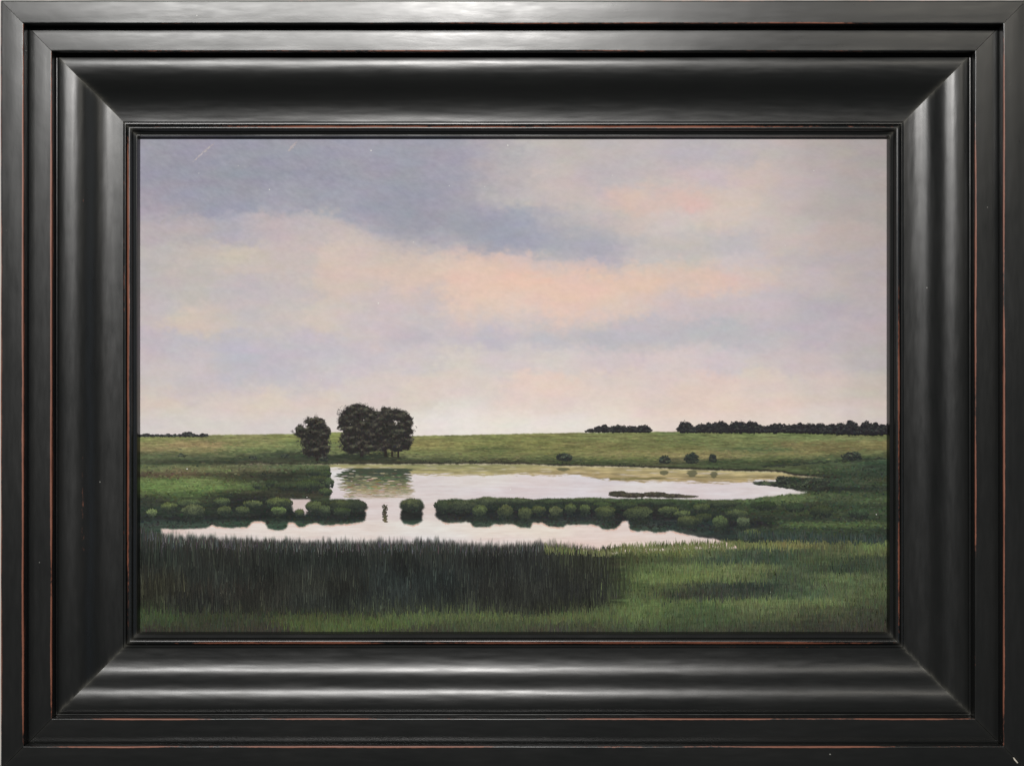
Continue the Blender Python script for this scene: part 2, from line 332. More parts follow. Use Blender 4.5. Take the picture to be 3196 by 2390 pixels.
LAND = pts('''
1366: 450,122,128,78 700,124,124,80 1000,122,128,74 1400,120,122,74 1700,118,118,70 1900,116,120,74 2200,108,116,72 2500,112,120,76 2700,112,116,76
1388: 450,130,124,82 620,140,124,86 800,124,124,80 950,108,118,74 1350,130,124,76 1500,124,124,74 1700,118,118,70 1850,116,112,70 2050,108,110,68 2300,110,114,72 2500,116,110,72 2720,118,112,72
1403: 450,132,120,84 620,128,122,82 800,106,116,74 1000,108,116,74 1350,118,118,72 1550,90,98,60 1650,110,112,66 1850,112,114,68 2100,112,110,68 2350,88,100,66 2600,110,104,68
1417: 450,90,94,66 700,94,100,68 900,68,78,58 1350,112,116,74 1500,110,114,70 1650,120,118,74 1900,132,126,82 2100,140,130,86 2300,132,124,82 2500,124,120,78 2700,100,104,68
1430: 450,92,102,70 600,84,92,66 800,70,82,60 950,56,64,50 1150,52,58,46 1350,96,102,68 1500,100,106,68 1700,90,96,62 1900,104,110,66 2000,104,108,66 2400,98,106,66 2600,84,94,64 2750,72,86,62
1442: 450,66,74,56 600,58,64,50 760,60,62,50 900,66,72,54 1150,72,74,54 1350,60,64,48 1550,66,66,48 1750,70,78,52 1900,70,80,54 2100,90,88,64 2300,74,86,58 2450,60,68,52 2600,80,92,66 2750,66,82,64
1456: 450,92,102,70 600,98,104,70 750,104,106,76 900,96,106,74 1000,88,98,66 2150,80,90,60 2300,70,82,56 2500,78,86,60 2600,72,86,62 2750,58,72,58
1468: 450,96,100,68 560,110,104,74 680,104,112,72 800,92,92,66 950,74,82,58 1010,70,82,58 2500,90,98,64 2600,72,86,62 2750,60,74,58
1481: 450,80,66,56 560,90,74,58 700,74,70,54 800,60,60,48 900,52,58,46 1010,48,56,46 2550,60,70,52 2650,54,64,52 2750,58,70,56
1494: 450,98,112,66 600,100,116,68 720,84,92,58 800,54,58,46 900,48,52,44 1000,78,92,62 2480,52,60,50 2550,60,72,54 2650,62,76,58 2750,70,76,56
1510: 450,100,120,68 600,102,120,70 720,94,110,66 820,84,94,62 880,58,64,50 950,80,92,62 1010,72,84,60 2420,46,54,46 2500,50,60,50 2600,66,80,60 2750,70,82,60
1526: 450,96,116,64 650,98,116,66 780,92,104,62 860,44,48,42 950,38,42,40 1010,56,60,50 2480,42,46,42 2560,40,44,42 2680,48,56,48 2750,54,64,54
1541: 450,80,92,58 600,84,100,60 700,60,68,50 800,50,52,44 900,60,62,48 1010,68,66,52 2480,86,98,64 2600,74,88,60 2750,68,82,58
1558: 450,56,60,50 600,70,84,54 700,44,48,44 800,40,44,42 900,56,60,50 1050,60,70,52 1290,64,76,54 1400,70,82,58 1600,78,88,60 1800,74,86,60 2000,72,86,58 2200,76,92,62 2350,82,98,64 2480,90,104,66 2600,70,82,60 2750,80,96,64
1578: 450,52,60,50 600,58,68,52 700,40,44,40 850,46,52,46 1050,48,56,46 1290,50,58,46 1400,42,48,44 1600,44,52,46 1800,50,58,48 2000,48,54,46 2200,56,68,52 2350,66,80,56 2500,58,66,52 2600,62,74,56 2750,60,72,54
1600: 450,50,60,50 600,52,60,48 750,44,50,44 850,36,40,38 1050,36,40,38 1290,34,38,36 1400,36,38,38 1600,38,42,42 1800,36,40,42 2000,40,44,42 2200,48,56,48 2400,60,70,52 2560,70,78,54 2650,60,72,54 2750,66,80,58
1618: 450,40,46,44 600,36,40,40 800,40,44,42 900,40,46,42 1050,42,46,44 1290,36,42,40 1400,46,48,46 1600,44,46,46 1800,46,50,50 2000,42,42,44 2200,40,44,46 2350,54,60,50 2500,56,66,54 2650,56,66,54 2750,58,68,52
1636: 450,52,58,54 600,58,62,56 750,54,64,54 900,54,66,54 1050,58,68,56 1290,56,70,60 1400,58,66,56 1600,60,68,58 1800,58,64,56 2000,46,48,48 2200,44,46,48 2350,42,44,46 2500,82,98,62 2650,84,100,62 2750,78,92,60
1655: 450,54,64,56 600,58,66,58 850,54,66,56 1500,56,66,58 1900,54,64,58 2000,58,68,58 2150,50,54,52 2250,44,48,50 2350,60,70,54 2450,60,72,56 2600,60,72,54 2750,54,64,50
1675: 450,46,56,50 2250,48,54,52 2350,54,64,56 2450,58,70,60 2600,62,70,54 2750,52,60,50
1700: 450,44,52,46 700,46,48,42 1000,42,48,44 1300,44,48,44 1600,46,48,44 1850,60,66,46 1950,110,118,72 2100,92,102,62 2300,104,110,66 2500,106,106,64 2600,86,92,62 2750,96,110,66
1725: 450,44,52,46 700,44,46,42 1000,40,46,42 1300,40,44,40 1600,42,44,42 1850,52,58,42 1950,84,92,56 2100,96,104,62 2250,86,96,66 2350,66,78,62 2450,70,82,62 2600,84,92,62 2750,90,98,62
1746: 450,42,48,42 700,40,42,38 1000,38,44,40 1300,38,42,40 1600,40,42,40 1850,46,48,40 1980,70,78,50 2100,78,88,58 2250,66,80,62 2400,62,76,60 2550,76,88,60 2750,62,72,54
1772: 450,46,48,42 700,38,42,38 1000,40,44,40 1300,38,44,42 1600,42,46,44 1880,46,48,40 1990,84,98,60 2150,92,104,64 2350,94,104,66 2500,70,82,60 2650,62,74,58 2750,66,76,56
1802: 450,52,52,42 700,40,44,40 1000,44,46,40 1300,40,48,46 1600,44,46,42 1880,46,48,42 1980,92,106,62 2150,96,108,64 2300,92,102,64 2450,72,84,62 2600,90,104,68 2750,80,90,62
1835: 450,58,58,44 700,50,48,42 1000,46,48,42 1300,42,48,46 1600,44,46,42 1880,42,44,42 1980,80,94,56 2100,82,90,58 2200,60,66,54 2350,52,60,54 2480,72,86,64 2600,84,96,66 2750,84,94,62
1857: 450,52,52,42 600,40,42,38 800,48,48,42 1000,42,46,42 1300,42,48,46 1600,42,44,40 1850,44,46,42 2000,82,92,58 2120,62,66,52 2220,54,58,50 2330,64,74,58 2500,76,92,66 2700,80,90,60
1880: 450,56,60,44 600,36,38,36 800,44,46,40 1000,42,46,42 1300,52,58,48 1600,46,48,42 1850,56,60,46 1980,86,102,60 2150,84,98,60 2350,94,106,66 2550,92,104,66 2750,74,82,58
1903: 450,62,76,48 600,52,56,44 800,52,54,42 1000,48,52,42 1200,54,60,46 1500,70,78,54 1700,58,62,48 1850,76,86,56 1980,90,104,62 2200,78,94,60 2400,88,98,64 2550,78,84,58 2750,66,70,52
1926: 450,66,80,50 700,60,66,46 1000,72,80,50 1300,82,94,58 1500,84,94,58 1800,86,96,58 2000,84,98,60 2200,74,88,58 2400,78,86,58 2600,68,72,54 2750,60,64,50
1950: 450,62,70,48 700,58,62,46 1000,78,90,52 1200,80,94,52 1500,72,80,54 1800,74,82,56 2000,74,86,56 2200,68,80,54 2400,66,72,54 2600,60,62,50 2750,58,60,48
1968: 450,56,56,46 800,60,58,48 1300,66,68,52 1800,66,66,54 2000,64,70,52 2300,66,70,54 2600,58,58,48 2750,60,58,48
''')
WATER = pts('''
1480: 1060,222,216,216 1350,218,208,208
1500: 1100,220,212,212 1500,222,214,210 1700,220,208,208 1850,216,208,212
1530: 1060,216,204,206 1400,216,206,206 1600,218,206,208 2000,222,214,212 2200,218,206,208 2350,220,210,212 2450,222,212,208
1550: 1300,218,206,204 1600,218,206,208 1850,218,208,212 2200,218,206,208
1590: 940,208,190,186 1170,216,202,200 1345,218,204,200
1655: 550,224,202,194 700,226,212,206 900,226,212,204 1100,224,212,206 1340,226,220,214 1500,228,216,206
1670: 550,220,204,202 700,226,214,208 900,226,214,206 1100,226,214,208 1340,226,220,216 1700,230,218,206 1900,226,210,204 2100,226,212,206
1692: 600,206,198,198 800,210,198,200 1000,218,206,206 1300,220,208,210 1600,226,210,206 1800,226,202,196 1950,228,210,200 2200,224,206,200
''')

def regress(P, X, Y, sx, sy):
    """smooth blend of the mixed colours, weights falling off with distance"""
    shp = X.shape; x = X.ravel(); y = Y.ravel()
    out = np.empty((x.size, 3)); C = P[:, 2:5]
    for s in range(0, x.size, 40000):
        e = s + 40000
        d2 = ((x[s:e, None] - P[None, :, 0]) / sx) ** 2 + ((y[s:e, None] - P[None, :, 1]) / sy) ** 2
        w = np.exp(-0.5 * (d2 - d2.min(1, keepdims=True)))
        out[s:e] = (w @ C) / w.sum(1, keepdims=True)
    return out.reshape(shp + (3,))

def curve(s):
    a = np.array([[float(v) for v in t.split(',')] for t in s.split()]); return lambda x: np.interp(x, a[:, 0], a[:, 1])
BANK_LOW = curve('430,640 600,655 700,672 800,650 900,640 1000,652 1120,700 1180,738 1240,765 1350,738 1450,758 1500,778 1620,790 1700,802 1820,818 1960,815 2770,800')
BANK_UP = curve('430,-200 1380,-200 1440,420 1480,560 1500,650 1600,690 1700,722 1850,742 2770,760')
HORIZON = curve('430,1363 640,1357 900,1354 1000,1350 1100,1348 1285,1360 1500,1356 1820,1350 2030,1347 2400,1348 2770,1353')
SHORE = curve('700,1446 770,1447 1000,1447 1640,1446 1700,1450 1800,1453 1970,1456 2100,1461 2250,1467 2400,1470 2440,1472 2480,1482 2520,1485 2575,1489 2620,1490')
REFL = curve('1030,1461 1260,1464 1275,1481 1500,1482 1640,1480 1770,1481 1830,1486 1950,1503 2060,1501 2250,1506 2350,1505 2360,1500 2480,1494 2500,1492')
POOL1_BOT = curve('1026,1566 1365,1559 1400,1560 1450,1560 1500,1554 1510,1549 1540,1552 1600,1556 1680,1560 1750,1556 1860,1553 1960,1555 2060,1556 2150,1558 2250,1560 2340,1556 2370,1553 2420,1546 2500,1539 2530,1537')
POOL1_R = curve('2350,1508 2400,1513 2450,1521 2490,1531 2522,1537 2560,1537')      # upper edge right of the spit
BANK = curve('437,1640 510,1650 545,1652 600,1650 640,1648 660,1640 700,1645 730,1647 770,1645 785,1630 805,1625 825,1627 835,1647 855,1654 880,1654 895,1646 903,1632 914,1629 924,1636 936,1646 952,1641 975,1632 985,1630 1005,1639 1040,1638 1060,1635 1100,1634 1125,1628 1150,1620')
ROW = curve('1355,1545 1366,1560 1374,1600 1384,1629 1400,1632 1450,1628 1470,1631 1476,1643 1530,1645 1541,1636 1600,1635 1613,1640 1625,1646 1655,1646 1664,1632 1690,1630 1710,1640 1725,1644 1758,1644 1770,1637 1850,1636 1868,1641 1880,1650 1900,1653 1925,1648 1936,1640 1942,1625 1960,1624 1966,1652 1990,1659 2020,1656 2045,1662 2080,1660 2095,1655 2130,1664 2180,1675 2230,1681 2260,1690 2295,1702 2330,1702')
REEDTOP = curve('430,1650 480,1664 520,1682 600,1686 800,1694 1000,1700 1250,1702 1340,1696 1400,1704 1550,1712 1700,1706 1760,1712 1850,1716 1900,1716 1950,1708 2100,1702 2200,1697 2300,1697 2770,1690')

def water_mask(X, Y):
    """1 where the paint is open water"""
    n1 = fbm(X / 14, Y / 7, 71, 3); n2 = fbm(X / 5, Y / 4, 72, 2)
    yy = Y + n1 * 5 + n2 * 3; xx = X + n1 * 7
    up = (yy > SHORE(X) + 1.5) & (yy < POOL1_BOT(xx)) & (X > 768)
    up &= ~((xx + 6 * fbm(Y / 9, Y * 0, 74, 2) < 1030) & (Y > 1449.2 + 2.0 * sstep(900, 1020, X)))
    up &= (X < 2578)
    spit = (X > 2350) & (yy > np.where(X > 2425, 1496 - 7 * sstep(2425, 2460, X) + 0.035 * np.clip(X - 2480, 0, 200), 1503)) & (yy < POOL1_R(X))
    up &= ~spit
    up &= ~((X > 2470) & (yy > 1491) & (yy < POOL1_R(np.minimum(X, 2520))))
    lo = (yy > np.where(X < 1150, BANK(xx), np.where(X > 1357, ROW(xx), 1545))) & (Y < REEDTOP(X) + 14) & (X > 503) & (X < 2300)
    sup = lambda cx, cy, rx, ry, p: np.abs((xx - cx) / rx) ** p + np.abs((yy - cy) / ry) ** p < 1
    g = (np.abs(xx - 937) < 33 - 0.32 * (yy - 1558)) & (yy > 1557) & (yy < 1607) & ~sup(934, 1604, 17, 14, 2)           # gap between left bushes
    g |= (xx > 1130) & (xx < 1290) & (yy > 1540) & (yy < 1680)
    g |= (xx > 1280) & (xx < 1366) & (yy > 1540) & (yy < 1680)
    xx = xx + 8 * fbm(Y / 8, X / 30, 75, 2); yy = yy + 5 * fbm(X / 11, Y / 20, 76, 2)
    bushB = sup(1286, 1577, 38, 21, 2.4) | sup(1284, 1606, 34, 31, 2.8)
    lo &= ~bushB; up &= ~bushB
    bushA = (sup(1053, 1582, 92, 24, 2.8) | sup(1054, 1606, 88, 30, 3.2)) & (yy < 1640 - 0.06 * (xx - 980))
    g |= (xx > 1120) & (xx < 1160) & (yy > 1545) & (yy < 1680)
    g |= (xx > 958) & (xx < 985) & (yy > 1566) & (yy < 1600)
    rowend = sup(1412, 1594, 52, 38, 2.5) & (xx > 1350)
    return (up | lo | g) & ~bushA & ~bushB & ~rowend

def plan(c):                                               # the land colours as mixed: a little greyer than the first guess
    g = c.mean(-1, keepdims=True); return (g + (c - g) * 0.92) * (0.86 + 0.14 * sstep(62, 100, g)) + 1

def soft_water(X, Y):
    out = np.zeros(X.shape); k = Y > 1436; x = X[k]; y = Y[k]
    for dx, dy in ((0, 0), (2.6, 1.0), (-2.6, -1.0), (1.2, -2.4), (-1.2, 2.4)): out[k] += water_mask(x + dx, y + dy) * 0.2
    return out

def picture(X, Y):
    n = fbm(X / 60, Y / 40, 1, 5); n_ = fbm(X / 60 + 40, Y / 40 + 9, 2, 5)
    f = fbm(X / 17 + 3, Y / 12, 3, 4); f_ = fbm(X / 17 + 31, Y / 12 + 7, 4, 4)
    # sky
    wx = X + n * 75 + f * 46; wy = Y + n_ * 50 + f_ * 34
    lowsky = sstep(1180, 1330, Y)
    wx = X + (wx - X) * (1 - 0.5 * lowsky); wy = Y + (wy - Y) * (1 - 0.75 * lowsky)
    C = regress(SKY, wx, wy, 50, 27)
    # the slate bank of cloud with its ragged lower edge, and the peach light below it
    ww = fbm(X / 46, Y / 34, 301, 5) * 74 + fbm(X / 13, Y / 10, 302, 3) * 22
    lowe = BANK_LOW(X) + ww
    m1 = sstep(lowe + 26, lowe - 30, Y) * sstep(BANK_UP(X) - 60, BANK_UP(X) + 50, Y + ww * 1.4) * sstep(1620, 1400, X + ww * 1.6 - 3.0 * np.clip(Y - 600, 0, 200)) * sstep(2010, 1860, X + ww)
    slate = np.array([149, 150, 163]) + sstep(1300, 1750, X)[..., None] * np.array([4, 4, 4])
    C = C * (1 - 0.36 * m1[..., None]) + slate * 0.36 * m1[..., None]
    m2 = sstep(lowe - 4, lowe + 16, Y) * sstep(985, 880, Y + ww * 0.8) * sstep(1330, 1520, X + ww) * sstep(2330, 1950, X + ww * 2)
    C = C * (1 - 0.30 * m2[..., None]) + np.array([227, 193, 175]) * 0.30 * m2[..., None]
    m3 = sstep(0.05, 0.3, fbm(X / 120, Y / 40, 305, 4)) * sstep(1180, 1000, Y) * (1 - m1)
    C = C + m3[..., None] * np.array([3, 1, -1])
    br = fbm((X + 0.45 * Y) / 22, (Y - 0.3 * X) / 8, 8, 4)               # slanting brush drag
    dk = sstep(1000, 500, Y) * sstep(1900, 900, X)
    tint = np.stack([fbm(X / 90, Y / 34, 5, 4), fbm(X / 80, Y / 30, 6, 4), fbm(X / 85, Y / 32, 7, 4)], -1)
    C = (C - C.mean(-1, keepdims=True)) * 0.92 + C.mean(-1, keepdims=True) + np.array([1, -0.6, 0.8])
    C = C + tint * np.array([8, 7, 8]) + (br * (3 + 7 * dk))[..., None] + (f * 7)[..., None]
    C = C + (fbm((X - Y) / 9, (X + Y) / 22, 9, 3) * 8 * dk)[..., None] + (fbm(X / 11, Y / 5, 10, 3) * 5)[..., None]
    # land
    m = sstep(-2.0, 2.0, Y - HORIZON(X) + fbm(X / 9, Y / 9, 12, 2) * 3)
    lx = X + fbm(X / 30, Y / 6, 21, 4) * 70; ly = Y + fbm(X / 25, Y / 8, 22, 4) * 8
    G = plan(regress(LAND, lx, ly, 50, 6.5))
    st = fbm(X / 36, Y / 3.2, 23, 4)
    G = G * (1 + 0.62 * st + 0.30 * fbm(X / 8, Y / 4, 28, 3))[..., None] + (fbm(X / 60, Y / 8, 24, 3) * np.sign(1) * 1.0)[..., None] * np.array([18, 4, 8])
    G = G + (sstep(1614, 1630, Y) * sstep(1676, 1662, Y) * (X < 2250))[..., None] * np.array([6, 13, 9])
    vert = sstep(1640, 1720, Y)
    G = G * (1 + vert * (0.5 * fbm(X / 2.6, Y / 16, 25, 3) - 0.08 * (X < 1950)))[..., None]
    C = C * (1 - m[..., None]) + G * m[..., None]
    # dark far bank line with its pale rim
    sh = SHORE(X); on = ((X > 760) & (X < 2620))
    dl = Y - sh + fbm(X / 12, Y * 0, 33, 3) * 4
    thick = 2.2 + 1.6 * sstep(1650, 2100, X) + 1.5 * fbm(X / 40, Y * 0, 34, 2)
    k = (sstep(-thick - 1.8, -thick + 0.6, dl) * sstep(2.4, 0.4, dl)) * on
    C = C * (1 - 0.9 * k[..., None]) + np.array([40, 36, 34]) * 0.9 * k[..., None]
    # water
    ws = soft_water(X, Y); wm = ws > 0.5
    Wc = regress(WATER, X + n * 60, Y + n_ * 14, 70, 13)
    Wc = Wc * 0.955 + (fbm(X / 90, Y / 14, 40, 4) * 16)[..., None] * np.array([0.6, 1.0, 1.2]) + (fbm(X / 55, Y / 3.4, 41, 4) * 15)[..., None] * np.array([0.7, 1.1, 1.1]) + (fbm(X / 20, Y / 5, 42, 3) * 8)[..., None]
    # meadow mirrored under the bank
    rb = REFL(X) + fbm(X / 26, Y / 3, 43, 4) * 20
    mr = sstep(rb + 3, rb - 3, Y) * (X > 760) * (Y < 1512) * (1 - 0.55 * sstep(0.10, 0.32, fbm(X / 50, Y / 2.6, 48, 4)) * (Y > SHORE(X) + 8))
    tgold = sstep(1500, 1800, X + fbm(X / 70, Y / 4, 44, 3) * 260)
    v = np.clip((Y - sh) / np.maximum(REFL(X) - sh, 1), 0, 1)
    gold = np.array([132, 134, 94]) * (1 - v)[..., None] + np.array([168, 154, 112]) * v[..., None]
    gold2 = np.array([172, 160, 118]) * (1 - v)[..., None] + np.array([158, 138, 102]) * v[..., None]
    R = gold * (1 - tgold[..., None]) + gold2 * tgold[..., None]
    ol = sstep(5, 1, np.abs(Y - 1494 + fbm(X / 30, Y / 9, 45, 2) * 8)) * sstep(1810, 1850, X) * sstep(2120, 2040, X)
    ol = np.maximum(ol, 0.5 * sstep(4, 1, np.abs(Y - 1489)) * sstep(2120, 2180, X))
    R = R * (1 - ol[..., None]) + np.array([106, 100, 66]) * ol[..., None]
    R = R * (1 + 0.60 * fbm(X / 42, Y / 2.4, 46, 4))[..., None]
    rim = sstep(5.0, 1.5, Y - sh + fbm(X / 20, Y * 0, 47, 2) * 5)
    R = R * (1 - 0.75 * rim[..., None]) + np.array([222, 208, 180]) * 0.75 * rim[..., None]
    Wc = Wc * (1 - mr[..., None]) + R * mr[..., None]
    # trees mirrored: teal above, olive stripes below
    ex = fbm(X * 0 + 3, Y / 2.2, 51, 3) * 70 + fbm(X / 24, Y / 2.5, 52, 3) * 80 + 10 * np.sin(Y / 13.0)
    tm = sstep(1068, 1080, X + ex * 0.9 - 12 * sstep(1490, 1460, Y)) * sstep(1284, 1272, X + ex * 0.5) * sstep(1459, 1463, Y) * sstep(1562, 1530, Y + ex * 0.4) * (1 - 0.35 * sstep(1500, 1550, Y))
    tv = np.clip((Y - 1460) / 92, 0, 1)
    q = fbm(X / 30, Y / 3.0, 53, 4)
    key = np.array([0, .18, .34, .50, .68, .84, 1.0]); kc = np.array([[64, 72, 58], [62, 70, 58], [80, 86, 68], [112, 114, 86], [130, 124, 92], [148, 134, 100], [152, 132, 110]], float)
    T = np.stack([np.interp(tv + q * 0.55, key, kc[:, i]) for i in range(3)], -1)
    gl = sstep(0.20, 0.30, fbm(X / 26, Y / 2.2, 54, 3)) * (0.35 + 0.5 * tv)
    T = T * (1 - gl[..., None]) + np.array([196, 180, 150]) * gl[..., None]
    Wc = Wc * (1 - tm[..., None]) + T * tm[..., None]
    # small bushes mirrored
    for bx, by, rx, ry in ((2073, 1476, 16, 9), (2160, 1478, 20, 12), (2228, 1481, 14, 11), (1758, 1464, 26, 6)):
        e = 1 - (((X - bx) / (rx * (1.15 - (Y - by + ry) / (3.4 * ry)))) ** 2 + ((Y - by) / ry) ** 2) + q * 1.2
        e = sstep(-0.1, 0.35, e) * 0.8
        Wc = Wc * (1 - e[..., None]) + np.array([84, 84, 64]) * e[..., None]
    # pink ground showing at the edges of the water
    C = C * (1 - ws[..., None]) + Wc * ws[..., None]
    edge = np.zeros_like(X)
    wmu = water_mask(X, Y - 5)
    edge = (wm & ~wmu & (Y > 1590)).astype(float) * sstep(-0.25, 0.2, fbm(X / 24, Y / 10, 61, 3)) * 0.6
    C = C * (1 - edge[..., None]) + np.array([206, 160, 142]) * edge[..., None]
    # reed shadow into the water
    rt = sstep(-26, 4, Y - REEDTOP(X) + fbm(X / 5, Y / 30, 62, 3) * 34) * (X < 1800)
    C = C * (1 - 0.85 * rt[..., None]) + G * 0.85 * rt[..., None]
    return C

# the panel: one board carrying the thin paint
f = 1 + PANEL_Y / D
gx = np.linspace(424, 2779, 1070)
gy = np.concatenate([np.arange(414, 1334, 3.2), np.arange(1334, 1988, 1.8)])
GX, GY = np.meshgrid(gx, gy)
def falloff_gain(Y): return (0.97 + 0.23 * (np.asarray(Y) - 430) / 1540)[..., None]  # paint colour brightened towards the bottom to make up for the lamps' falloff
colr = lin(np.clip(picture(GX, GY), 8, 250)) * L_GAIN * falloff_gain(GY)
nr, nc = GX.shape
V = np.empty((nr * nc, 3), np.float32)
V[:, 0] = ((GX - CX) * PX * f - FX).ravel()
V[:, 1] = (PANEL_Y - WALL_Y + (fbm(GX / 12, GY / 9, 90, 3) * 0.05 * MM)).ravel()
V[:, 2] = ((CY - GY) * PX * f - FZ + HZ).ravel()
idx = np.arange(nr * nc).reshape(nr, nc)
Q = np.stack([idx[:-1, :-1], idx[1:, :-1], idx[1:, 1:], idx[:-1, 1:]], -1).reshape(-1, 4)
def np_mesh(name, V, Q, colors, material):
    me = bpy.data.meshes.new(name); nq, k = Q.shape
    me.vertices.add(len(V)); me.vertices.foreach_set('co', np.ascontiguousarray(V, np.float32).ravel())
    me.loops.add(nq * k); me.loops.foreach_set('vertex_index', np.ascontiguousarray(Q, np.int32).ravel())
    me.polygons.add(nq); me.polygons.foreach_set('loop_start', np.arange(0, nq * k, k, dtype=np.int32))
    me.update(calc_edges=True)
    ca = me.color_attributes.new('paint', 'FLOAT_COLOR', 'POINT')
    c4 = np.ones((len(V), 4), np.float32); c4[:, :3] = colors.reshape(-1, 3); ca.data.foreach_set('color', c4.ravel())
    me.materials.append(material); me.update(); return me
me = np_mesh('painted_panel', V, Q, colr, M_CANVAS); me.polygons.foreach_set('use_smooth', np.ones(len(Q), bool))
panel = link_obj('painted_panel', me, root)
panel['label'] = 'oil landscape of a pond, dark reeds and meadow under a lavender and peach sky'
x0, _, z0 = at_px(424, 1988, PANEL_Y); x1, _, z1 = at_px(2779, 414, PANEL_Y)
me = box_mesh('backing_board', x0, x1, PANEL_Y - WALL_Y + 0.0006, BACK - WALL_Y + 0.003, z0, z1); me.materials.append(M_BOARD)
link_obj('backing_board', me, root)

# ------------------------------------------------------------------ thicker paint: blades, dabs and clumps on top
PROF6 = np.array([0, 60, 120, 180, 240, 300]) * math.pi / 180
class Paint:
    """collects brush marks (photo-pixel coordinates on the panel) and links them as one object"""
    def __init__(s, base=0.10): s.base = base; s.V = []; s.C = []; s.Q = []; s.n = 0; s.k = 0
    def dabs(s, x, y, r, c, asp=0.75, ang=None):
        x = np.asarray(x, float); N = len(x)
        if N == 0: return
        ang = rng.uniform(0, math.pi, N) if ang is None else ang
        rr = np.asarray(r)[:, None] * rng.uniform(0.65, 1.25, (N, 6))
        px = rr * np.cos(PROF6); py = rr * np.sin(PROF6) * asp
        ca, sa = np.cos(ang)[:, None], np.sin(ang)[:, None]
        X = x[:, None] + px * ca - py * sa; Y = np.asarray(y)[:, None] + px * sa + py * ca
        s.k += 1; lift = np.repeat((s.base + 0.022 * s.k + 0.020 * np.arange(N) / N)[:, None], 6, 1)
        s._add(X, Y, lift, np.repeat(np.asarray(c)[:, None, :], 6, 1), 6)
    def blades(s, x, y, ln, wd, c, lean=0.12, tipc=None):
        x = np.asarray(x, float); N = len(x)
        if N == 0: return
        le = rng.normal(0, lean, N) * ln; bend = rng.normal(0, lean * 0.5, N) * ln
        X = np.stack([x - wd / 2, x + wd / 2, x + le * 0.45 + bend * 0.2 + wd * 0.38, x + le + bend + wd * 0.07, x + le + bend - wd * 0.07, x + le * 0.45 + bend * 0.2 - wd * 0.38], 1)
        Y = np.stack([y, y, y - ln * 0.55, y - ln, y - ln, y - ln * 0.55], 1)
        s.k += 1; lift = np.repeat((s.base + 0.022 * s.k + 0.020 * np.arange(N) / N)[:, None], 6, 1)
        cc = np.repeat(np.asarray(c)[:, None, :], 6, 1)
        if tipc is not None: cc[:, 3:5] = tipc[:, None, :]; cc[:, 2] = (cc[:, 2] + tipc) / 2; cc[:, 5] = cc[:, 2]
        s._add(X, Y, lift, cc, 6)
    def _add(s, X, Y, lift, c, k):
        X = np.clip(X, 425, 2778); Y = np.clip(Y, 415, 1987)
        dpt = PANEL_Y - lift * MM
        V = np.stack([(X - CX) * PX * f - FX, dpt - WALL_Y, (CY - Y) * PX * f - FZ + HZ], -1).reshape(-1, 3)
        s.V.append(V); s.C.append((lin(np.clip(c, 6, 250)) * L_GAIN * falloff_gain(Y)).reshape(-1, 3))
        s.Q.append((np.arange(len(V)).reshape(-1, k)[:, ::-1]) + s.n); s.n += len(V)
    def build(s, name, stuff=False):
        me = np_mesh(name, np.concatenate(s.V), np.concatenate(s.Q), np.concatenate(s.C), M_DAB)
        o = link_obj(name, me, panel)
        if stuff: o['kind'] = 'stuff'
        return o

def jit(c, N, a): return np.asarray(c, float) + rng.normal(0, 1, (N, 1)) * a + rng.normal(0, a * 0.35, (N, 3))
def land(x, y, jx=14, jy=3):
    return plan(regress(LAND, np.asarray(x) + rng.normal(0, jx, len(x)), np.asarray(y) + rng.normal(0, jy, len(x)), 45, 6.0))

def in_ell(N, cx, cy, rx, ry):
    a = rng.uniform(0, 2 * math.pi, N); q = np.sqrt(rng.uniform(0, 1, N)); return cx + rx * q * np.cos(a), cy + ry * q * np.sin(a)

# a mass of foliage: ragged outline, light on top of its own clumps, dark beneath
def clump(p, ells, dark, light, dens=0.5, amp=0.7, sc=12.0, rmin=1.0, rmax=4.2, holes=(), lit=1.0, seed=0, edge=0.16):
    L = np.array(ells, float); pad = 10
    xa, xb = (L[:, 0] - L[:, 2]).min() - pad, (L[:, 0] + L[:, 2]).max() + pad
    ya, yb = (L[:, 1] - L[:, 3]).min() - pad, (L[:, 1] + L[:, 3]).max() + pad * 0.6
    def field(x, y):
        d = np.min([np.hypot((x - l[0]) / l[2], (y - l[1]) / l[3]) for l in L], 0)
        v = 1.0 - d + amp * fbm(x / sc, y / sc * 1.15, 201 + seed, 4) + amp * 0.45 * fbm(x / 3.6, y / 3.6, 207 + seed, 2)
        for hx, hy, hr in holes: v = np.minimum(v, (np.hypot(x - hx, y - hy) - hr) / 11 + 0.5 * fbm(x / 3.5, y / 3.5, 209, 2))
        return v
    def inner(x, y): return fbm(x / (sc * 1.1), y / (sc * 0.75), 231 + seed, 3)
    N = int((xb - xa) * (yb - ya) * dens); x = rng.uniform(xa, xb, N); y = rng.uniform(ya, yb, N)
    v = field(x, y); ok = v > 0.03; x, y, v = x[ok], y[ok], v[ok]; N = len(x)
    if N == 0: return
    up = np.clip((v - field(x, y - sc * 0.7)) * 0.9, -0.6, 0.6) + (inner(x, y) - inner(x, y - sc * 0.5)) * 2.2
    t = np.clip(0.10 + lit * 0.75 * up + rng.normal(0, 0.13, N), 0, 1)[:, None]
    c = np.asarray(dark, float) * (1 - t) + np.asarray(light, float) * t
    c = c + rng.normal(0, 2.5, (N, 3)) + np.interp(v, [0, edge], [9, 0])[:, None]
    r = np.interp(v, [0.03, edge, edge * 2.2], [rmin, rmin * 1.7, rmax]) * rng.uniform(0.7, 1.25, N)
    o = np.argsort(-v + rng.normal(0, 0.22, N))[::-1]                 # big inner marks first, fine rim marks last
    p.dabs(x[o], y[o], r[o] * np.where(t[o, 0] > 0.35, 0.75, 1.0), c[o], 0.7, rng.normal(0, 0.7, N))

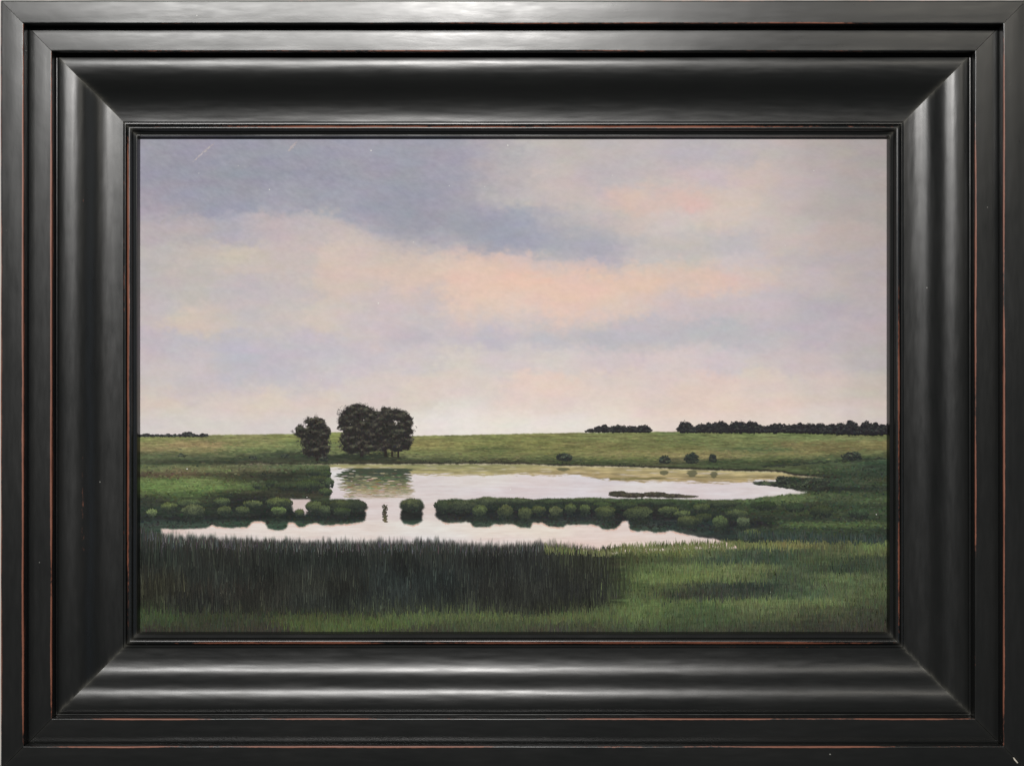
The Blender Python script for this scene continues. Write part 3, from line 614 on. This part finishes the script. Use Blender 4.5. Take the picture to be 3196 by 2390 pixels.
def leaf_rim(p, ells, seed, amp, sc):
    L = np.array(ells, float); xa, xb = (L[:, 0] - L[:, 2]).min() - 12, (L[:, 0] + L[:, 2]).max() + 12
    ya, yb = (L[:, 1] - L[:, 3]).min() - 12, (L[:, 1] + L[:, 3]).max() + 4
    N = int((xb - xa) * (yb - ya) * 0.35); x = rng.uniform(xa, xb, N); y = rng.uniform(ya, yb, N)
    d = np.min([np.hypot((x - l[0]) / l[2], (y - l[1]) / l[3]) for l in L], 0)
    v = 1.0 - d + amp * fbm(x / sc, y / sc * 1.15, 201 + seed, 4) + amp * 0.45 * fbm(x / 3.6, y / 3.6, 207 + seed, 2)
    ok = (v > -0.13) & (v < 0.08) & (rng.random(N) < np.interp(v, [-0.13, 0.0], [0.15, 0.75])); x, y = x[ok], y[ok]; N = len(x)
    p.dabs(x, y, rng.uniform(0.7, 1.5, N), jit((58, 54, 54), N, 9), 0.7)

def tree(lobes, trunks, holes, seed):
    p = Paint()
    for (x, y0, y1, w) in trunks:
        for k in range(3):
            p.blades(np.array([x + rng.normal(0, 1.0)]), np.array([float(y1)]), np.array([float(y1 - y0)]), np.array([float(w) * 1.5]), jit((36, 31, 28), 1, 3), 0.03)
    lobes = [(a_, b_, c_ * 1.13, d_ * 1.10) for a_, b_, c_, d_ in lobes]
    clump(p, lobes, (34, 32, 31), (92, 90, 76), 0.66, 0.58, 13, 1.0, 3.8, holes, 1.0, seed, 0.14)
    leaf_rim(p, lobes, seed, 0.58, 13)
    p.build('painted_tree')
tree([(985, 1325, 30, 24), (975, 1350, 46, 20), (938, 1342, 16, 16), (1008, 1352, 22, 22), (982, 1380, 42, 22), (985, 1405, 38, 20), (1005, 1400, 24, 18)],
     [(990, 1400, 1438, 6)], [(957, 1325, 3)], 0)
tree([(1120, 1290, 50, 26), (1085, 1312, 28, 20), (1150, 1300, 30, 26), (1105, 1335, 42, 30), (1150, 1345, 36, 34), (1090, 1372, 28, 20), (1110, 1390, 46, 22), (1150, 1388, 34, 20), (1168, 1365, 30, 34), (1178, 1312, 30, 30), (1140, 1322, 40, 34)],
     [(1129, 1395, 1426, 6)], [(1093, 1324, 1.6), (1135, 1311, 1.4), (1146, 1297, 1.4)], 40)
tree([(1208, 1292, 22, 20), (1240, 1295, 28, 20), (1265, 1318, 22, 26), (1205, 1330, 32, 34), (1255, 1345, 32, 24), (1225, 1370, 48, 26), (1262, 1375, 22, 24), (1200, 1385, 30, 20), (1240, 1392, 36, 15), (1180, 1352, 22, 34)],
     [(1204, 1395, 1425, 6), (1223, 1398, 1424, 4), (1243, 1395, 1427, 4)], [(1235, 1314, 0.9), (1248, 1316, 0.7)], 80)

# distant tree lines on the skyline
def treeline(items, base):
    p = Paint()
    for q, (x, top, w) in enumerate(items):
        yb = base(x); h = yb - top
        clump(p, [(x, top + h * 0.56, w, h * 0.56), (x, yb - h * 0.26, w * 1.7, h * 0.28)], (31, 30, 34), (80, 82, 76), 0.5, 0.5, 7, 0.9, 2.8, (), 0.8, 300 + q, 0.15)
    return p
xs = np.arange(1842, 2028, 10)
tl = curve('1838,1340 1858,1334 1872,1330 1887,1321 1905,1333 1930,1325 1960,1328 1985,1328 2000,1326 2020,1326 2027,1338')
p = treeline([(x + rng.normal(0, 2), tl(x) + rng.normal(0, 1.5), rng.uniform(9, 13)) for x in xs], lambda x: 1348.0); p.build('painted_treeline')
tl2 = curve('2120,1332 2128,1316 2142,1312 2152,1320 2160,1334 2180,1322 2200,1325 2250,1312 2270,1322 2285,1317 2310,1314 2350,1314 2365,1326 2400,1328 2440,1318 2470,1324 2495,1318 2515,1322 2540,1320 2560,1318 2585,1326 2610,1318 2640,1318 2660,1309 2680,1328 2698,1312 2715,1322 2740,1317 2770,1324')
p = treeline([(x + rng.normal(0, 3), tl2(x) + rng.normal(0, 2), rng.uniform(10, 15)) for x in np.arange(2128, 2772, 9)], lambda x: 1348.5 + 5.5 * float(sstep(2450, 2700, x))); p.build('painted_treeline')
xs = [(450, 1353, 9), (460, 1351, 8), (475, 1355, 8), (490, 1354, 9), (505, 1355, 9), (525, 1352, 9), (545, 1354, 8), (560, 1354, 9), (578, 1347, 11), (592, 1346, 11), (604, 1352, 8), (630, 1352, 10), (642, 1353, 7), (440, 1355, 7), (515, 1356, 9), (535, 1356, 9), (570, 1356, 9), (615, 1356, 9)]
p = treeline(xs, lambda x: 1362.0); p.build('painted_treeline')

# bushes standing in the meadow
def meadow_bush(cx, base, rx, h):
    p = Paint()
    x = rng.uniform(cx - rx * 1.2, cx + rx * 2.4, 26); p.dabs(x, np.full(26, base - 1.0) + rng.normal(0, 1.5, 26), rng.uniform(2, 5.5, 26), jit((60, 66, 52), 26, 6), 0.22, np.zeros(26))
    clump(p, [(cx, base - h * 0.46, rx, h * 0.5), (cx - rx * 0.3, base - h * 0.35, rx * 0.6, h * 0.36), (cx + rx * 0.35, base - h * 0.3, rx * 0.7, h * 0.32)], (38, 42, 40), (88, 96, 78), 0.6, 0.55, 8, 0.9, 3.0, (), 0.9, int(cx) % 97, 0.16)
    p.build('painted_bush')
for b in ((1760, 1438, 27, 26), (2073, 1446, 20, 26), (2158, 1446, 24, 37), (2225, 1443, 12, 28), (2660, 1436, 32, 28), (2442, 1512, 22, 30), (565, 1424, 8, 12), (790, 1432, 12, 10), (1010, 1440, 16, 24), (890, 1428, 14, 12)): meadow_bush(*b)

# strips of scrub along the far bank and in the meadow (small vertical and flat marks)
g = Paint(0.01)
N = 5200; x = rng.uniform(436, 2770, N); y = 1362 + (1450 - 1362) * rng.uniform(0, 1, N) ** 0.8
y = np.maximum(y, HORIZON(x) + 5)
keep = (y < np.where(x < 1000, 1458, SHORE(x) - 4))
x, y = x[keep], y[keep]
c = land(x, y, 40, 5); g.dabs(x, y, rng.uniform(2.5, 9, len(x)), c * rng.uniform(0.88, 1.13, (len(x), 1)) + rng.normal(0, 3, c.shape), 0.16, rng.normal(0, 0.06, len(x)))
# dark scrub bits right by the water
N = 420; x = rng.uniform(770, 2600, N); y = SHORE(x) - rng.uniform(0, 9, N); on = fbm(x / 40, x * 0, 99, 3) > 0.02
x, y = x[on], y[on]; g.dabs(x, y, rng.uniform(1.5, 3.6, len(x)), jit((46, 48, 42), len(x), 6), 0.5)
# long dark furrow to the right
N = 160; x = rng.uniform(2380, 2765, N); y = np.interp(x, [2380, 2450, 2600, 2765], [1456, 1452, 1440, 1430]) + rng.normal(0, 2, N)
g.dabs(x, y, rng.uniform(3, 8, N), jit((48, 54, 46), N, 5), 0.22, np.full(N, -0.08))
g.build('painted_meadow_strokes', True)

# left bank, right shore: ground marks from the colour plan
g = Paint(0.01)
def scatter(N, xa, xb, ya, yb, fn, rmin, rmax, asp, ang=0.1, jx=14, jy=4):
    x = rng.uniform(xa, xb, N); y = rng.uniform(ya, yb, N)
    ok = fn(x, y) & ~water_mask(x, y) & ~water_mask(x, y + rmax * asp) & ~water_mask(x + rmax * .9, y) & ~water_mask(x - rmax * .9, y); x, y = x[ok], y[ok]
    c = land(x, y, jx, jy)
    g.dabs(x, y, rng.uniform(rmin, rmax, len(x)), c * rng.uniform(0.82, 1.16, (len(x), 1)) + rng.normal(0, 3, c.shape), asp, rng.normal(0, ang, len(x)))
scatter(2600, 436, 1026, 1452, 1646, lambda x, y: y < 1646, 2.0, 6.0, 0.55, 0.5)
scatter(3600, 2300, 2768, 1455, 1690, lambda x, y: (y > SHORE(x) + 4) | (x > 2520), 2.0, 6.0, 0.6, 0.5)
scatter(3400, 1364, 2340, 1556, 1660, lambda x, y: y < ROW(x) - 3, 1.8, 5.0, 0.6, 0.5)
scatter(500, 962, 1142, 1560, 1630, lambda x, y: y > 0, 1.8, 4.5, 0.6, 0.5)
g.build('painted_bank_strokes', True)

# rounded marsh bushes along the water, each its own clump
def marsh_bush(cx, cy, rx, ry, top=(116, 128, 82), dark=(41, 47, 42), drop=1.5):
    p = Paint(); sd = int(cx * 7 + cy) % 911
    N = int(rx * ry * 0.22) + 12; x, y = in_ell(N, cx, cy + ry * (0.5 + drop * 0.25), rx * 0.9, ry * (0.7 + drop * 0.15))
    p.dabs(x, y, rng.uniform(2.0, 4.6, N), jit(dark, N, 5), 0.7)
    k = rng.uniform(-0.25, 0.25, 2)
    ells = [(cx, cy, rx * 0.8, ry * 0.9), (cx - rx * (0.45 + k[0]), cy + ry * 0.15, rx * 0.5, ry * 0.75), (cx + rx * (0.5 + k[1]), cy + ry * 0.1, rx * 0.48, ry * 0.7)]
    L = np.array(ells); N = int(rx * ry * 2.2) + 60
    x = rng.uniform(cx - rx * 1.25, cx + rx * 1.25, N); y = rng.uniform(cy - ry * 1.3, cy + ry * 1.2, N)
    v = 1 - np.min([np.hypot((x - l[0]) / l[2], (y - l[1]) / l[3]) for l in ells], 0) + 0.75 * fbm(x / 9, y / 7, sd, 3)
    ok = v > 0.04; x, y, v = x[ok], y[ok], v[ok]; N = len(x)
    t = (y - (cy - ry)) / (2 * ry) + 0.20 * ((x - cx) / rx) ** 2 + rng.normal(0, 0.10, N) + 0.75 * fbm(x / 11, y / 8, sd + 50, 3)
    t = np.clip(t * 0.98 - 0.02, 0, 1)[:, None]
    tp = np.asarray(top) * rng.uniform(0.82, 1.06)
    c = tp * (1 - t) + np.asarray(dark) * t
    p.dabs(x, y, rng.uniform(1.2, 3.0, N), c * rng.uniform(0.92, 1.09, (N, 1)), 0.7, rng.normal(1.2, 0.5, N))
    K = int(rx * 1.8) + 6; a = rng.uniform(math.pi * 1.03, math.pi * 1.97, K)
    p.blades(cx + rx * .85 * np.cos(a), cy + ry * 0.8 * np.sin(a) + 3, rng.uniform(4, 9.0, K), rng.uniform(1.1, 2.1, K), jit(tp * 0.78, K, 7), 0.3)
    p.build('painted_bush')
MB = [(1386, 1573, 24, 15), (1440, 1573, 40, 15), (1519, 1562, 34, 14), (1498, 1591, 27, 19), (1580, 1592, 24, 16), (1633, 1600, 24, 18), (1678, 1592, 22, 13), (1733, 1594, 24, 15), (1780, 1585, 18, 12), (1830, 1586, 20, 13),
      (1897, 1595, 29, 16), (2005, 1600, 48, 18), (2088, 1592, 32, 12), (1955, 1575, 26, 8), (2190, 1580, 28, 9), (2145, 1622, 32, 16), (2200, 1607, 25, 10), (2243, 1627, 27, 18), (2295, 1604, 26, 12), (2322, 1627, 20, 14), (2340, 1663, 36, 14),
      (1600, 1564, 50, 8), (1720, 1565, 56, 8), (1845, 1563, 54, 9), (2060, 1566, 60, 9), (2250, 1568, 54, 9), (2130, 1603, 22, 9), (1880, 1576, 24, 8), (2395, 1574, 36, 10), (2480, 1585, 34, 10), (2570, 1592, 40, 12), (2680, 1600, 40, 12),
      (610, 1591, 45, 16), (702, 1589, 25, 11), (756, 1586, 20, 11), (690, 1563, 26, 8), (590, 1566, 40, 9), (480, 1602, 18, 11), (866, 1590, 26, 11), (865, 1567, 46, 12), (790, 1570, 30, 9), (530, 1580, 26, 10), (934, 1594, 14, 9),
      (985, 1576, 24, 15), (1012, 1590, 24, 11), (1060, 1570, 30, 12), (1112, 1574, 31, 15), (1070, 1592, 24, 10), (1285, 1572, 37, 16),
      (1019, 1478, 15, 8), (1022, 1504, 13, 10), (1014, 1531, 16, 8), (1020, 1462, 13, 5), (840, 1506, 16, 7), (892, 1509, 20, 8), (960, 1511, 42, 13), (1000, 1496, 26, 8), (795, 1513, 14, 6), (985, 1470, 30, 7)]
for (a_, b_, c_, d_) in MB:
    hi = (112, 122, 80) if (1360 < a_ < 2100 or 560 < a_ < 700) else (102, 114, 76)
    if b_ < 1580: hi = (92, 106, 72)
    if a_ > 2350: hi = (80, 94, 65)
    if a_ < 925 and b_ > 1555: hi = (120, 132, 86); d_ *= 1.15
    if b_ < 1520: hi = (84, 98, 66)
    hi = np.array(hi) * rng.uniform(0.84, 1.03) + rng.normal(0, 2.5, 3); c_ *= rng.uniform(0.82, 1.22); d_ *= rng.uniform(0.85, 1.15); a_ += rng.normal(0, 3); b_ += rng.normal(0, 2)
    marsh_bush(a_, b_, c_, d_, hi, drop=1.0 if d_ < 11 else 1.6)

# low dark islet and a post in the water
p = Paint()
clump(p, [(1930, 1541, 34, 10), (1975, 1545, 50, 8), (2045, 1543, 46, 9), (2100, 1547, 46, 6.5), (2145, 1549, 36, 4)], (56, 52, 46), (96, 92, 74), 0.9, 0.35, 7, 1.0, 3.4, (), 0.9, 500, 0.18)
p.build('painted_islet')
p = Paint(); N = 170; y = rng.uniform(1575, 1628, N); x = rng.normal(0, 1, N) * np.interp(y, [1575, 1584, 1600, 1628], [2.6, 3.2, 3.0, 2.8]) + 1201; p.dabs(x, y, rng.uniform(1.6, 3.2, N), jit((66, 64, 54), N, 8) + np.clip((y[:, None] - 1600) / 28, 0, 1) * np.array([34, 28, 16]), 0.9); p.build('painted_post')

# flat dashes where the trees are mirrored
p = Paint(); N = 520; y = rng.uniform(1462, 1552, N); x = rng.uniform(1066, 1282, N) + rng.normal(0, 6, N); tv = (y - 1462) / 90
kc = np.stack([np.interp(tv + rng.normal(0, 0.13, N), [0, .25, .45, .7, 1], v_) for v_ in ([62, 66, 92, 132, 160], [70, 74, 96, 126, 144], [56, 60, 74, 96, 118])], -1)
x = x * (1 - 0.10 * tv) + 1176 * 0.10 * tv + rng.normal(0, 5, N); lt = rng.random(N) < 0.05 + 0.12 * tv; kc[lt] = np.array([188, 174, 156]) + rng.normal(0, 10, (lt.sum(), 3))
p.dabs(x, y, rng.uniform(3, 13, N), kc, 0.10, rng.normal(0, 0.02, N)); p.build('painted_reflection', True)
# spit on the right
p = Paint()
clump(p, [(2385, 1509, 38, 5), (2430, 1510, 40, 8), (2470, 1514, 46, 11), (2520, 1518, 50, 12), (2545, 1506, 50, 12)], (44, 48, 43), (92, 104, 78), 0.8, 0.4, 8, 1.0, 3.6, (), 0.8, 520, 0.18)
p.build('painted_spit')

# reeds: tall dark blades against the water
g = Paint()
N = 3600; x = rng.uniform(437, 1900, N); ytip = REEDTOP(x) + rng.gamma(2.0, 10, N) - 20 - 16 * fbm(x / 24, x * 0, 111, 3)
ln = rng.uniform(35, 95, N); tone = 1 + 0.5 * fbm(x / 40, x * 0 + 4, 113, 3)[:, None]
c = jit((37, 40, 36), N, 6) * tone; tip = jit((55, 56, 52), N, 13)
g.blades(x, ytip + ln, ln, rng.uniform(1.8, 3.4, N), c, 0.06, tip)
N = 600; x = rng.uniform(437, 1760, N); ln = rng.uniform(14, 34, N); ytip = REEDTOP(x) + rng.normal(-6, 8, N); g.blades(x, ytip + ln, ln, rng.uniform(1.0, 1.7, N), jit((80, 81, 80), N, 16), 0.12)
N = 9000; x = rng.uniform(437, 1990, N); yb = rng.uniform(1745, 1918, N); ln = rng.uniform(28, 78, N)
lim = np.interp(x, [437, 1780, 1880, 1950], [1918, 1915, 1890, 1850]) + rng.normal(0, 7, N) + 22 * fbm(x / 50, x * 0, 117, 3); yb = np.minimum(yb, lim)
yb = np.maximum(yb, REEDTOP(x) + ln * 0.85 + 6)
patch = 1 + 0.75 * fbm(x / 70, yb / 60, 119, 3)[:, None]
fade = rng.random(N) > sstep(1800, 1975, x + rng.normal(0, 25, N)) * 0.95; x, yb, ln, patch = x[fade], yb[fade], ln[fade], patch[fade]; N = len(x)
c = land(x, yb - ln / 2, 30, 10) * rng.uniform(0.66, 1.12, (N, 1)) * patch
lt = rng.random(N) < 0.11; c[lt] = c[lt] * 1.35 + np.array([7, 8, 4])
g.blades(x, yb, ln, rng.uniform(1.2, 2.8, N), c, 0.07)
g.build('painted_reeds', True)

# grass in front and to the right: short blades following the colour plan
g = Paint()
N = 9000; x = rng.uniform(1880, 2770, N); y = rng.uniform(1696, 1984, N)
y = np.maximum(y, REEDTOP(x) + 6)
ok = (x > 1952) | (y > 1890) | (y < 1728); x, y = x[ok], y[ok]; N = len(x); o_ = np.argsort(y); x, y = x[o_], y[o_]
ln = rng.uniform(10, 26, N); c = land(x, y - ln * 0.4, 18, 5) * rng.uniform(0.88, 1.13, (N, 1)) * (1.03 + 0.42 * fbm(x / 75, y / 20, 131, 4)[:, None]) + rng.normal(0, 3, (N, 3))
g.blades(x, y, ln, rng.uniform(1.8, 3.6, N), c, 0.12)
N = 5200; x = rng.uniform(437, 1960, N); y = rng.uniform(1905, 1986, N); ln = rng.uniform(12, 34, N)
c = land(x, y - ln * 0.3, 26, 7) * rng.uniform(0.86, 1.14, (N, 1)) + rng.normal(0, 3, (N, 3)); g.blades(x, y, ln, rng.uniform(1.8, 3.6, N), c, 0.14)
N = 700; x = rng.uniform(1700, 2290, N); tipy = REEDTOP(x) - rng.gamma(1.5, 3.5, N); ln = rng.uniform(10, 26, N)
g.blades(x, tipy + ln, ln, rng.uniform(1.2, 2.4, N), jit((104, 108, 70), N, 12), 0.14)
# dark tufts
N = 170; x = rng.normal(2250, 130, N); y = np.interp(x, [2050, 2460], [1868, 1842]) + rng.normal(0, 13, N); g.blades(x, y, rng.uniform(10, 24, N), rng.uniform(1.5, 3, N), jit((52, 58, 50), N, 8), 0.1)
N = 500; x = rng.uniform(2300, 2760, N); y = np.interp(x, [2300, 2760], [1676, 1690]) + rng.normal(0, 7, N); g.blades(x, y, rng.uniform(10, 22, N), rng.uniform(2, 4, N), jit((52, 62, 56), N, 7), 0.08)
g.build('painted_grass', True)

# a few flecks of light paint and dust on the surface
FL = [(841, 592, 3.0), (1158, 470, 3.2), (1585, 454, 3.4), (1181, 946, 3.2), (621, 541, 2), (744, 518, 2), (1402, 580, 2), (1513, 583, 2), (1290, 756, 2), (958, 1551, 2), (2540, 533, 2.2), (1911, 548, 2), (724, 1753, 3.2), (499, 1921, 2.6), (584, 1463, 3.0), (1593, 1527, 3), (1003, 1185, 2), (2450, 766, 2), (900, 1735, 2), (690, 1850, 2), (2404, 1847, 2.6), (1351, 1960, 2.4), (2735, 1605, 2.2)]
for (x_, y_, r_) in FL:
    p = Paint(); p.dabs([x_], [y_], np.array([r_ * 0.72]), jit((222, 220, 214), 1, 3), 0.9); p.build('paint_fleck')
for (xa, ya, xb, yb) in ((602, 506, 672, 444), (898, 474, 928, 440), (500, 700, 520, 682)):      # warm knife drags near the top of the sky
    p = Paint(); N = 60; t = rng.random(N); w_ = 1 + 2.2 * np.sin(t * math.pi)
    p.dabs(xa + (xb - xa) * t + rng.normal(0, 0.5, N) * w_, ya + (yb - ya) * t + rng.normal(0, 0.5, N) * w_, rng.uniform(1.2, 2.2, N) * w_ * 0.7, jit((174, 166, 170), N, 4), 0.5, np.full(N, -0.75))
    p.build('painted_sky_stroke')
